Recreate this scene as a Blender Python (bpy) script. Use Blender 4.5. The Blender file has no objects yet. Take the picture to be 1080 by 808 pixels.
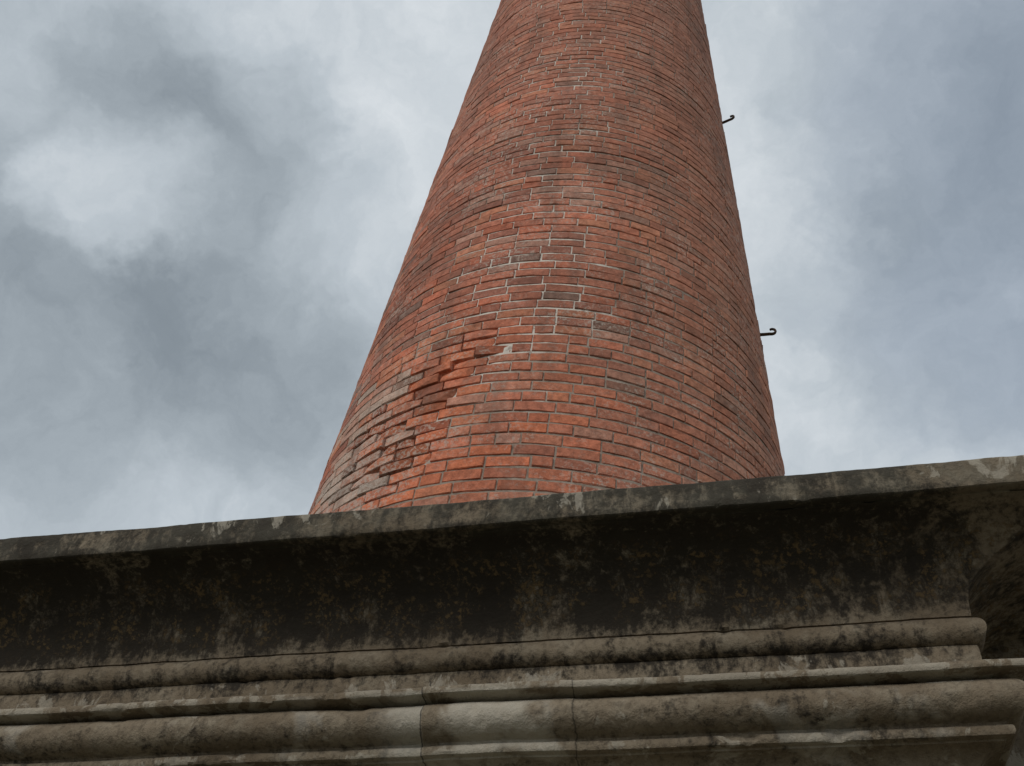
import bpy, math, random
from mathutils import Vector, Matrix, noise
random.seed(7)
EYE=1.6
sc=bpy.context.scene
sc.view_settings.view_transform='Standard'
sc.view_settings.look='None'
sc.view_settings.exposure=0

# ---------------- camera ----------------
cx=Vector((.9808,.1885,.0489)).normalized()
cz=Vector((.1677,-.6900,-.7040)); cz=(cz-cx*cz.dot(cx)).normalized()
cy=cz.cross(cx)
M=Matrix(((cx.x,cy.x,cz.x,0),(cx.y,cy.y,cz.y,0),(cx.z,cy.z,cz.z,EYE),(0,0,0,1)))
cd=bpy.data.cameras.new("camera"); cam=bpy.data.objects.new("camera",cd)
sc.collection.objects.link(cam); cam.matrix_world=M
cd.sensor_width=36; cd.lens=35.0; cd.clip_start=.05; cd.clip_end=5000
sc.camera=cam

# ---------------- node helpers ----------------
class NT:
    def __init__(s,tree): s.t=tree; s.n=tree.nodes; s.l=tree.links
    def new(s,typ,**kw):
        n=s.n.new(typ)
        for k,v in kw.items(): setattr(n,k,v)
        return n
    def put(s,sock,v):
        if isinstance(v,bpy.types.NodeSocket): s.l.new(v,sock)
        elif v is not None:
            if sock.type=='RGBA' and len(v)==3: v=(*v,1)
            sock.default_value=v
    def math(s,op,a,b=None,c=None,clamp=False):
        n=s.new('ShaderNodeMath',operation=op,use_clamp=clamp)
        s.put(n.inputs[0],a)
        if b is not None: s.put(n.inputs[1],b)
        if c is not None: s.put(n.inputs[2],c)
        return n.outputs[0]
    def vmath(s,op,a,b=None,scale=None):
        n=s.new('ShaderNodeVectorMath',operation=op)
        s.put(n.inputs[0],a)
        if b is not None: s.put(n.inputs[1],b)
        if scale is not None: s.put(n.inputs['Scale'],scale)
        return n.outputs['Value'] if op in('DOT_PRODUCT','LENGTH','DISTANCE') else n.outputs[0]
    def noise(s,vec,scale,detail=6,rough=.6,dist=0,col=False):
        n=s.new('ShaderNodeTexNoise'); s.put(n.inputs['Vector'],vec)
        n.inputs['Scale'].default_value=scale; n.inputs['Detail'].default_value=detail
        n.inputs['Roughness'].default_value=rough; n.inputs['Distortion'].default_value=dist
        return n.outputs['Color'] if col else n.outputs[0]
    def mr(s,v,a,b,c=0,d=1,smooth=True):
        n=s.new('ShaderNodeMapRange'); n.interpolation_type='SMOOTHSTEP' if smooth else 'LINEAR'
        s.put(n.inputs[0],v)
        for i,x in enumerate((a,b,c,d)): n.inputs[i+1].default_value=x
        return n.outputs[0]
    def mix(s,f,a,b,mode='MIX'):
        n=s.new('ShaderNodeMix',data_type='RGBA',blend_type=mode)
        s.put(n.inputs[0],f); s.put(n.inputs[6],a); s.put(n.inputs[7],b)
        return n.outputs[2]
    def ramp(s,f,stops,interp='LINEAR'):
        n=s.new('ShaderNodeValToRGB'); cr=n.color_ramp; cr.interpolation=interp
        while len(cr.elements)<len(stops): cr.elements.new(.5)
        for e,(p,c) in zip(cr.elements,stops):
            e.position=p; e.color=(c,c,c,1) if not hasattr(c,'__len__') else (*c,1)
        s.put(n.inputs[0],f); return n.outputs[0]
    def scalev(s,vec,sx,sy,sz):
        n=s.new('ShaderNodeVectorMath',operation='MULTIPLY'); s.put(n.inputs[0],vec)
        n.inputs[1].default_value=(sx,sy,sz); return n.outputs[0]
    def sep(s,vec):
        n=s.new('ShaderNodeSeparateXYZ'); s.put(n.inputs[0],vec); return n.outputs
    def bump(s,h,strength,dist,normal=None):
        n=s.new('ShaderNodeBump'); n.inputs['Strength'].default_value=strength
        n.inputs['Distance'].default_value=dist; s.put(n.inputs['Height'],h)
        if normal is not None: s.put(n.inputs['Normal'],normal)
        return n.outputs[0]
def newmat(name):
    m=bpy.data.materials.new(name); m.use_nodes=True
    nt=NT(m.node_tree); b=nt.n['Principled BSDF']
    b.inputs['Roughness'].default_value=.92
    b.inputs['Specular IOR Level'].default_value=.2
    pos=nt.new('ShaderNodeNewGeometry').outputs['Position']
    return m,nt,b,pos

# ---------------- world ----------------
def pdir(px,py):
    a,b,f=px-540,py-404,1050.
    v=cx*a-cy*b-cz*f
    return v.normalized()
sund=Vector((-.28,-.74,.66)).normalized()
w=bpy.data.worlds.new("World"); sc.world=w; w.use_nodes=True
nt=NT(w.node_tree); nt.n.clear()
out=nt.new('ShaderNodeOutputWorld')
D=nt.new('ShaderNodeTexCoord').outputs['Generated']
sky=nt.new('ShaderNodeTexSky',sky_type='NISHITA'); sky.sun_disc=False
sky.sun_elevation=math.asin(sund.z); sky.sun_rotation=math.atan2(sund.x,sund.y)
w1=nt.vmath('SCALE',nt.vmath('SUBTRACT',nt.noise(D,5.0,6,.60,col=True),(.5,.5,.5)),scale=.26)
W=nt.vmath('NORMALIZE',nt.vmath('ADD',D,w1))
fb=nt.noise(W,6.5,8,.62)
L=nt.math('MULTIPLY_ADD',nt.math('SUBTRACT',fb,.5),.58,.715)
blobs=[((140,200),4.5,.34),((60,175),6,.14),((340,228),6,.20),((390,70),12,.08),
       ((180,280),11,-.24),((320,330),9,-.17),((30,300),10,-.14),((225,110),7,-.16),((110,60),8,-.10),
       ((60,540),10,.04),((790,60),9,.05),((1030,100),9,-.12),((1020,310),9,-.09),((900,420),10,.02)]
for (p,ang,amp) in blobs:
    d=nt.vmath('DOT_PRODUCT',W,tuple(pdir(*p)))
    m=nt.mr(d,math.cos(math.radians(ang*1.4)),1)
    L=nt.math('MULTIPLY_ADD',m,amp,L)
ccol=nt.ramp(L,[(0,(.16,.19,.22)),(.3,(.25,.29,.325)),(.5,(.375,.425,.465)),(.68,(.51,.565,.61)),(.85,(.68,.725,.76)),(1,(.90,.92,.94))])
bm=None
for (p,ang) in [((1060,80),13),((1050,310),12)]:
    d=nt.vmath('DOT_PRODUCT',W,tuple(pdir(*p)))
    m=nt.mr(d,math.cos(math.radians(ang)),1,0,.28)
    bm=m if bm is None else nt.math('MAXIMUM',bm,m)
bm=nt.math('ADD',bm,.04)
b1=nt.new('ShaderNodeBackground'); nt.put(b1.inputs[0],sky.outputs[0]); b1.inputs[1].default_value=.13
b2=nt.new('ShaderNodeBackground'); nt.put(b2.inputs[0],ccol); b2.inputs[1].default_value=1.0
ms=nt.new('ShaderNodeMixShader'); nt.put(ms.inputs[0],bm)
nt.l.new(b2.outputs[0],ms.inputs[1]); nt.l.new(b1.outputs[0],ms.inputs[2])
nt.l.new(ms.outputs[0],out.inputs[0])

sl=bpy.data.lights.new("sun",'SUN'); sl.energy=1.4; sl.angle=math.radians(35); sl.color=(1,.95,.87)
so=bpy.data.objects.new("sun",sl); sc.collection.objects.link(so); so.location=(-8,-8,16)
so.rotation_euler=sund.to_track_quat('Z','Y').to_euler()

def mkobj(name,verts,faces,mat,parent=None,smooth=None):
    me=bpy.data.meshes.new(name); me.from_pydata(verts,[],faces); me.update()
    o=bpy.data.objects.new(name,me); sc.collection.objects.link(o)
    if mat: me.materials.append(mat)
    if parent: o.parent=parent
    if smooth is not None:
        me.polygons.foreach_set('use_smooth',[True]*len(me.polygons))
        me.set_sharp_from_angle(angle=math.radians(smooth))
    return o

# ---------------- ground ----------------
m,nt,b,pos=newmat("ground_mat")
g=nt.noise(pos,1.5,4,.65)
c=nt.mix(nt.mr(g,.4,.6),(.17,.15,.12),(.10,.105,.06))
nt.put(b.inputs['Base Color'],c)
S=1500
mkobj("ground",[(-S,-S,0),(S,-S,0),(S,S,0),(-S,S,0)],[(0,1,2,3)],m)

# ---------------- chimney ----------------
H0=2.4
ch=bpy.data.objects.new("brick_chimney",None); sc.collection.objects.link(ch)
ch.location=(-1.048,5.35,H0+EYE); ch.rotation_euler=(0,math.radians(3.32),0)
LEAN=Matrix.Rotation(math.radians(3.32),4,'Y')
HT=20.0
def rad(h):
    r=1.6358-.05064*h
    if h>HT-1.3: r+=min(.22,(math.floor((h-(HT-1.3))/.16)+1)*.045)
    return r
def towrel(x,y,h):
    v=LEAN@Vector((x,y,h)); return Vector((v.x-1.048,v.y+5.35,v.z+H0))
P_smear=Vector((-1.93,4.14,3.66)); P_or=Vector((-1.30,3.85,3.6)); P_er=Vector((-1.27,3.87,4.22)); P_er2=Vector((-1.42,3.92,4.02)); P_er3=Vector((-1.66,3.98,3.60))
def erode(P):
    d=min((P-P_er).length*1.25,(P-P_er2).length,(P-P_er3).length*.75)
    d+=.10*noise.noise(P*5)
    return max(0,min(1,(.32-d)/.20))
verts=[];faces=[];cols=[]
CH=.0805; JT=.0172
h=-.12; ci=0
def n3(v,s,o=0): return noise.noise(Vector((v.x*s+o,v.y*s+o*.7,v.z*s-o)))
while h<HT:
    r=rad(h+CH/2); circ=2*math.pi*r
    jc=random.uniform(-.0035,.0050)
    hb=CH-JT+jc
    crs=random.gauss(0,.0014)
    lens=[]; tot=0
    while tot<circ:
        q=random.random()
        l=.225+random.uniform(-.020,.016) if q>.14 else .122+random.uniform(-.01,.02)
        lens.append(l); tot+=l
    k=circ/tot; a=random.uniform(0,6.28)
    for l in lens:
        da=l*k/r; ja=(JT*random.uniform(.25,.8))/r
        a0=a+ja/2; a1=a+da-ja/2; am=(a0+a1)/2
        a+=da
        P=towrel(r*math.cos(am),r*math.sin(am),h+CH/2)
        off=max(crs+random.gauss(0,.0018),-.0010)
        er=erode(P)
        tilt=random.gauss(0,.0012); zt=random.gauss(0,.0013)
        if er>0:
            off+=random.uniform(-.010,.010)*er
            tilt+=random.gauss(0,.005)*er; zt+=random.gauss(0,.0034)*er
        dl=(P-P_or).length
        n=n3(P,.9,3)+.4*n3(P,2.5,9); q=random.random()
        base=Vector((.40,.145,.092))
        if q<.15: base=Vector((.29,.115,.08))
        elif q<.27: base=Vector((.47,.185,.108))
        elif q<.38: base=Vector((.38,.20,.148))
        elif q<.41: base=Vector((.21,.125,.098))
        elif q<.54: base=Vector((.44,.138,.080))
        base*=random.uniform(.80,1.18)
        base*=1+.36*n
        orf=max(0,1-dl/1.15)
        if orf>0:
            t=min(1,orf*1.5)*random.uniform(.15,1)
            base=base.lerp(Vector((.56,.168,.080))*random.uniform(.78,1.12),t)
        rt=max(0,min(1,(P.x+.9)/1.3))
        base=base.lerp(Vector((.38,.185,.118))*random.uniform(.74,1.18),.65*rt)
        up=max(0,min(1,(P.z-4.5)/4))
        base=base.lerp(Vector((.34,.155,.108))*random.uniform(.82,1.15),.55*up)
        ds=(P-P_smear); ds=math.sqrt(ds.x**2*1.0+ds.y**2+ds.z**2*.5)
        if ds<.46+.16*n3(P,3,1) and random.random()<.65:
            base=base.lerp(Vector((.46,.36,.29))*random.uniform(.75,1.15),random.uniform(.25,.85))
        if er>0 and random.random()<.30: base*=.62
        c=(*base,random.random())
        i0=len(verts)
        z0=h+JT/2+random.gauss(0,.0011); z1=z0+hb
        rings=((-.05,0,0),(-.004,0,0),(0,.0035/r,.0035))
        for (dd,ia,iz) in rings:
            for (aa,zz,sgn) in ((a0+ia,z0+iz,-1),(am,z0+iz,0),(a1-ia,z0+iz,1),(a1-ia,z1-iz,1),(am,z1-iz,0),(a0+ia,z1-iz,-1)):
                jr=random.gauss(0,.0010) if dd>-.04 else 0
                if er>0 and sgn!=0 and dd>-.04 and random.random()<.28*er: jr-=.016
                rr=r+off+dd+jr+(sgn*tilt if dd>-.04 else 0)
                jz=random.gauss(0,.0015)+sgn*zt+.004*noise.noise(Vector((math.cos(aa)*1.3,math.sin(aa)*1.3,ci*.12)))
                verts.append((rr*math.cos(aa),rr*math.sin(aa),zz+jz)); cols.append(c)
        for R in (0,1):
            for q in range(6):
                A=i0+R*6+q;B=i0+R*6+(q+1)%6
                faces.append((A,B,B+6,A+6))
        F=i0+12
        faces.append((F,F+1,F+4,F+5)); faces.append((F+1,F+2,F+3,F+4))
    h+=CH; ci+=1
m,nt,b,pos=newmat("brick_mat")
at=nt.new('ShaderNodeAttribute',attribute_name='bcol')
bc=at.outputs['Color']; rn=at.outputs['Alpha']
off=nt.new('ShaderNodeCombineXYZ')
for i in range(3): nt.put(off.inputs[i],nt.math('MULTIPLY',rn,17.3+i*5))
bp=nt.vmath('ADD',pos,off.outputs[0])
f1=nt.noise(bp,24,4,.75)
c=nt.mix(1.0,bc,nt.ramp(f1,[(.25,.52),(.5,1.0),(.78,1.5)]),'MULTIPLY')
big=nt.noise(pos,2.4,3,.68); fine=nt.noise(pos,45,3,.7)
# lime wash-out around the base of the shaft, lower left
dsm=nt.vmath('DISTANCE',pos,(-1.85,4.10,3.42+EYE))
sm=nt.mr(dsm,.15,.75,.16,0)
lime=nt.math('MULTIPLY',nt.mr(nt.math('ADD',big,sm),.40,.66),nt.mr(nt.math('ADD',fine,nt.math('MULTIPLY',sm,.5)),.50,.62))
c=nt.mix(nt.math('MULTIPLY',lime,.6),c,(.48,.41,.35))
st=nt.noise(nt.scalev(pos,5,5,.7),1,3,.6)
c=nt.mix(nt.mr(st,.48,.70,0,.42),c,(.14,.09,.07))
nt.put(b.inputs['Base Color'],c)
nt.put(b.inputs['Normal'],nt.bump(f1,.85,.010))
br=mkobj("bricks",verts,faces,m,ch)
ca=br.data.color_attributes.new('bcol','FLOAT_COLOR','POINT')
ca.data.foreach_set('color',[x for c in cols for x in c])

# mortar core
verts=[];faces=[]
NS=300; NR=int((HT+.12)/.028)
for j in range(NR+1):
    hz=-.12+(HT+.12)*j/NR
    for i in range(NS):
        a=2*math.pi*i/NS; r=rad(hz)
        p=Vector((r*math.cos(a),r*math.sin(a),hz))
        nn=noise.noise(p*4)*.0018+noise.noise(p*17)*.0024
        er=erode(towrel(p.x,p.y,hz))
        rr=r-.0074+nn-.026*er
        verts.append((rr*math.cos(a),rr*math.sin(a),hz))
for j in range(NR):
    for i in range(NS):
        k=(i+1)%NS; faces.append((j*NS+i,j*NS+k,(j+1)*NS+k,(j+1)*NS+i))
faces.append(tuple(NR*NS+i for i in range(NS)))
m,nt,b,pos=newmat("mortar_mat")
n1=nt.noise(pos,2.6,4,.7); n2=nt.noise(pos,16,4,.7)
c=nt.mix(nt.mr(n2,.3,.7),(.18,.135,.105),(.36,.30,.245))
P=nt.sep(pos)
ang=nt.math('ABSOLUTE',nt.math('SUBTRACT',P[0],nt.math('MULTIPLY_ADD',P[2],.058,-1.33)))
strip=nt.mr(ang,.15,.95,1,0)
hz=nt.ramp(nt.math('DIVIDE',P[2],20),[(.22,.1),(.275,.45),(.30,1.05),(.335,1.05),(.37,.7),(.45,.7),(.6,.8)])
k=nt.math('MULTIPLY',strip,hz)
k=nt.math('ADD',k,nt.math('MULTIPLY',nt.math('SUBTRACT',n1,.48),2.3))
c=nt.mix(nt.mr(k,.20,.95),c,(.60,.545,.48))
c=nt.mix(nt.mr(n2,.50,.66,0,.65),c,(.17,.12,.095))
nt.put(b.inputs['Base Color'],c); nt.put(b.inputs['Normal'],nt.bump(n2,.8,.008))
mkobj("mortar_core",verts,faces,m,ch,60)

# iron hooks
m,nt,b,pos=newmat("rusty_iron_mat")
n1=nt.noise(pos,60,4,.6)
nt.put(b.inputs['Base Color'],nt.mix(n1,(.05,.045,.04),(.13,.08,.055)))
b.inputs['Metallic'].default_value=.2; b.inputs['Roughness'].default_value=.75
iron=m
def tube(name,pts,rs,mat,parent,loc,rotz,seg=8):
    verts=[];faces=[]
    n=len(pts)
    for i,p in enumerate(pts):
        t=(pts[min(n-1,i+1)]-pts[max(0,i-1)]).normalized()
        s=Vector((0,1,0)); u=t.cross(s).normalized()
        for k in range(seg):
            a=2*math.pi*k/seg; verts.append(p+(s*math.cos(a)*1.5+u*math.sin(a))*rs[i])
    for i in range(n-1):
        for k in range(seg):
            q=(k+1)%seg; faces.append((i*seg+k,i*seg+q,(i+1)*seg+q,(i+1)*seg+k))
    faces.append(tuple(range(seg))); faces.append(tuple((n-1)*seg+k for k in range(seg)))
    o=mkobj(name,verts,faces,mat,parent,50); o.location=loc; o.rotation_euler=(0,0,rotz); return o
def hook(z,s=1.0,da=0.0,flip=0):
    h=z-H0
    axx=-1.048+.058*h; d=math.hypot(axx,5.35); r=rad(h)
    az=math.atan2(-5.35,-axx)+math.acos(r/d)
    pts=[Vector((-.06,0,0)),Vector((0,0,0)),Vector((.03,0,.001)),Vector((.058,0,.003))]
    for t in range(0,9):
        a=math.radians(-90+t*27+flip); R=.025*(1-.035*t)
        pts.append(Vector((.074+R*math.cos(a),0,.027+R*math.sin(a))))
    pts=[p*s for p in pts]
    tube("iron_hook",pts,[.0085*s*(1-.3*i/len(pts)) for i in range(len(pts))],iron,ch,(r*math.cos(az),r*math.sin(az),h),az+da)
hook(5.62,1.2,.15); hook(8.62,1.2,-.2,-8); hook(11.9); hook(14.8)

# ---------------- plinth ----------------
prof=[(1.2,2.605),(.5,2.600),(.10,2.597),(.03,2.595),(.010,2.592),(.003,2.587),(0,2.58),(0,2.55),(0,2.525),(0,2.50),(0,2.475),(.003,2.464),(.010,2.459),(.03,2.458),(.045,2.462)]
for i in range(0,23):
    t=math.radians(90*i/22); prof.append((.05+.30*math.sin(t)**1.15,2.455-.325*(1-math.cos(t))))
prof.append((.352,2.118)); 
for i in range(0,15):
    t=math.radians(90-180*i/14); prof.append((.375-.057*math.cos(t),2.060+.055*math.sin(t)))
prof+=[(.362,2.002),(.359,1.99),(.359,1.97),(.359,1.95),(.362,1.925),(.372,1.905),(.32,1.893),(.27,1.883),(.253,1.879),(.248,1.874),(.246,1.865),(.246,1.857),(.249,1.850),(.256,1.846),(.28,1.844),(.322,1.84)]
for i in range(0,17):
    t=math.radians(80-160*i/16); prof.append((.347-.085*math.cos(t),1.768+.072*math.sin(t)))
prof+=[(.345,1.692),(.35,1.684),(.335,1.675),(.331,1.670),(.33,1.66),(.33,1.65),(.335,1.642),(.345,1.639),(.36,1.638)]
for i in range(0,9):
    t=math.radians(90*i/8); prof.append((.365+.10*math.sin(t),1.632-.10*(1-math.cos(t))))
prof+=[(.467,1.50),(.467,1.3),(.467,.9),(.467,.3),(.467,-.4),(.467,-.85),(.45,-.87),(.36,-.93),(.345,-.95),(.345,-1.3),(.345,-1.62)]
X0,X1,Y0,Y1=-3.75,1.34,3.2,7.65
sides=[((X0,Y0),(X1,Y0),(1,1),(-1,1),640),((X1,Y0),(X1,Y1),(-1,1),(-1,-1),160),((X1,Y1),(X0,Y1),(-1,-1),(1,-1),100),((X0,Y1),(X0,Y0),(1,-1),(1,1),160)]
cols_=[]
for (A,B,ia,ib,n) in sides:
    for i in range(n): cols_.append((A,B,ia,ib,i/n))
verts=[];faces=[]
np_=len(prof)
for (A,B,ia,ib,t) in cols_:
    for (o,z) in prof:
        def xe(x): # deeper overhang on the right-hand return
            return .34*max(0,1-o/.33) if (x==X1 and z>2.1) else 0
        ax=A[0]+ia[0]*o+xe(A[0]); ay=A[1]+ia[1]*o; bx=B[0]+ib[0]*o+xe(B[0]); by=B[1]+ib[1]*o
        p=Vector((ax+(bx-ax)*t,ay+(by-ay)*t,z))
        dn=.006*noise.noise(p*1.7)+.004*noise.noise(p*7)+.0018*noise.noise(p*28+Vector((5,5,5)))
        dz=.004*noise.noise(Vector((p.x*1.3+9,p.y*1.3,z*.5)))+.0018*noise.noise(Vector((p.x*8+9,p.y*8,z*6)))
        e=noise.noise(Vector((p.x*6,p.y*6,z*9+3)))+.5*noise.noise(Vector((p.x*22,p.y*22,z*20)))
        if 2.45<z<2.60 and o<.05: dn-=max(0,e-.40)*(.035 if z<2.5 else .012)
        if (1.83<z<1.885 and o<.29): dn-=max(0,e-.36)*.035
        if (1.63<z<1.68 and o<.34): dn-=max(0,e-.32)*.04
        if 2.0<z<2.12 and o>.3: dn-=max(0,e-.30)*.03
        if 1.69<z<1.84 and o>.25: dn-=max(0,e-.38)*.018
        if A[1]==B[1]: dirx,diry=0,-(1 if ia[1]>0 else -1)
        else: dirx,diry=-(1 if ia[0]>0 else -1),0
        # ends of the separate cast lengths do not quite line up
        if diry==-1 and z<1.9 and z>1.6:
            if -1.11<p.x<-.52: dn+=.005
        f=min(1,min(t,1-t)*60)
        verts.append((p.x+dirx*dn*f,p.y+diry*dn*f,z+dz+EYE))
nc=len(cols_)
for c in range(nc):
    d=(c+1)%nc
    for j in range(np_-1):
        faces.append((c*np_+j,c*np_+j+1,d*np_+j+1,d*np_+j))
faces.append(tuple(c*np_ for c in range(nc)))
m,nt,b,pos=newmat("weathered_stucco_mat")
P=nt.sep(pos); zz=P[2]
nb=nt.noise(pos,1.6,4,.62); nm=nt.noise(pos,6,5,.65); nf=nt.noise(pos,38,4,.72)
streak=nt.noise(nt.scalev(pos,14,14,5.0),1,5,.72,.5)
streak2=nt.noise(nt.scalev(pos,3.0,3.0,2.0),1,4,.6,.2)
zw=nt.math('MULTIPLY_ADD',nt.math('SUBTRACT',nm,.5),.07,zz)
zn=nt.math('DIVIDE',nt.math('SUBTRACT',zw,3.0),1.3)
def Z(z): return (z-3.0)/1.3
base=nt.mix(nt.mr(nb,.35,.65),(.150,.115,.078),(.230,.185,.132))
base=nt.mix(nt.mr(nm,.45,.7,0,.6),base,(.28,.24,.18))
base=nt.mix(nt.mr(nf,.42,.72,0,.6),base,(.075,.058,.042))
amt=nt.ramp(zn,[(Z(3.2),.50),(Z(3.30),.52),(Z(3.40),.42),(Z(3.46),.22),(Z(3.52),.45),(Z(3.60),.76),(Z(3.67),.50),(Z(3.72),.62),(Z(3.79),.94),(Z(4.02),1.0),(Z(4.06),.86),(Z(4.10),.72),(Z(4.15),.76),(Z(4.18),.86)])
right=nt.mr(P[0],.55,1.15,0,.12)
v=nt.math('ADD',nt.math('MULTIPLY',streak,.55),nt.math('MULTIPLY',streak2,.45))
v=nt.math('MULTIPLY_ADD',nt.math('SUBTRACT',nf,.5),.34,v)
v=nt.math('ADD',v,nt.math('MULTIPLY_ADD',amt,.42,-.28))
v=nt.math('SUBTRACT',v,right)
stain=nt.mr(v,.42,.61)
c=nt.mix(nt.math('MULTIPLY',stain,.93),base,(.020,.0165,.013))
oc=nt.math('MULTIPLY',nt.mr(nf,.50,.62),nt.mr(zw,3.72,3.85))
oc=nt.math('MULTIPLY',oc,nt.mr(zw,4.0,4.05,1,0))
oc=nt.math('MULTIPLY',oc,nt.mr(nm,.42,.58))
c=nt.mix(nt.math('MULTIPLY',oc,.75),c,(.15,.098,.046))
# grey film on the top fascia
fg=nt.math('MULTIPLY',nt.mr(zz,4.05,4.065),nt.mr(nm,.35,.6,.1,.45))
c=nt.mix(fg,c,(.085,.078,.06))
lime_hl_amt=nt.ramp(zn,[(Z(3.2),.45),(Z(3.25),.70),(Z(3.29),.38),(Z(3.41),.40),(Z(3.445),.86),(Z(3.48),.86),(Z(3.52),.70),(Z(3.58),.5),(Z(3.62),.2),(Z(3.75),.12),(Z(3.9),.0),(Z(4.04),.0),(Z(4.07),.42),(Z(4.2),.54)])  # lime patches by height; peak on the ledge also paints in its lit highlight
ln=nt.noise(nt.scalev(pos,8,8,5),1,5,.68,.6)
lv=nt.math('ADD',ln,nt.math('MULTIPLY_ADD',lime_hl_amt,.38,-.24))
lime=nt.mr(lv,.53,.59)
c=nt.mix(nt.math('MULTIPLY',lime,.64),c,nt.mix(nm,(.24,.21,.165),(.44,.40,.33)))
wob=nt.math('MULTIPLY_ADD',nt.math('SUBTRACT',nm,.5),.06,P[0])
low=nt.mr(zz,3.45,3.47,1,0)
blk=nt.math('MULTIPLY',nt.mr(wob,-1.115,-1.095),nt.mr(wob,-.53,-.51,1,0))
blk=nt.math('MULTIPLY',blk,low)
blk=nt.math('MULTIPLY',blk,nt.mr(streak2,.44,.56,.0,.8))
c=nt.mix(blk,c,nt.mix(nf,(.32,.28,.22),(.50,.46,.39)))
blk2=nt.math('MULTIPLY',nt.mr(wob,-1.36,-1.15),nt.mr(wob,-1.115,-1.10,1,0))
blk2=nt.math('MULTIPLY',blk2,low)
c=nt.mix(nt.math('MULTIPLY',blk2,.62),c,(.42,.39,.33))
blk3=nt.math('MULTIPLY',nt.mr(streak2,.56,.64),low)
c=nt.mix(nt.math('MULTIPLY',blk3,.5),c,(.38,.34,.28))
s1=nt.math('MULTIPLY',nt.mr(nt.math('ABSOLUTE',nt.math('SUBTRACT',wob,-1.11)),.001,.005,1,0),nt.mr(zw,3.56,3.60,1,0))
s2=nt.math('MULTIPLY',nt.mr(nt.math('ABSOLUTE',nt.math('SUBTRACT',wob,-.52)),.001,.004,1,0),nt.mr(zw,3.47,3.5,.8,0))
seam=nt.math('MAXIMUM',s1,s2)
c=nt.mix(nt.math('MULTIPLY',seam,.8),c,(.03,.026,.022))
nt.put(b.inputs['Base Color'],c)
hh=nt.math('MULTIPLY_ADD',nf,.9,nt.math('MULTIPLY',nm,1.4))
nt.put(b.inputs['Normal'],nt.bump(hh,.8,.012))
stucco=m
pl=mkobj("stone_plinth",verts,faces,m,None,35)

# abutting wall behind the right-hand return
verts=[];faces=[]
xa,xb,ya,yb,zt=.95,6.0,4.35,4.75,2.44+EYE
pr=[(yb,-.02),(yb,zt-.16),(yb+.05,zt-.14),(yb+.05,zt-.02),(yb+.03,zt),(ya-.05,zt),(ya-.07,zt-.02),(ya-.07,zt-.13),(ya-.05,zt-.15),(ya,zt-.17)]+[(ya,zt-.17-(zt-.15)*i/12) for i in range(1,13)]
N=200
for i in range(N+1):
    x=xa+(xb-xa)*i/N
    for (y,z) in pr:
        q=Vector((x,y,z)); verts.append((x,y+.006*noise.noise(q*5)+.003*noise.noise(q*20),z+.003*noise.noise(q*4+Vector((4,4,4)))))
k=len(pr)
for i in range(N):
    for j in range(k-1): faces.append((i*k+j,(i+1)*k+j,(i+1)*k+j+1,i*k+j+1))
faces.append(tuple(range(k))); faces.append(tuple(N*k+j for j in range(k)))
mkobj("stone_wall",verts,faces,stucco,None,35)
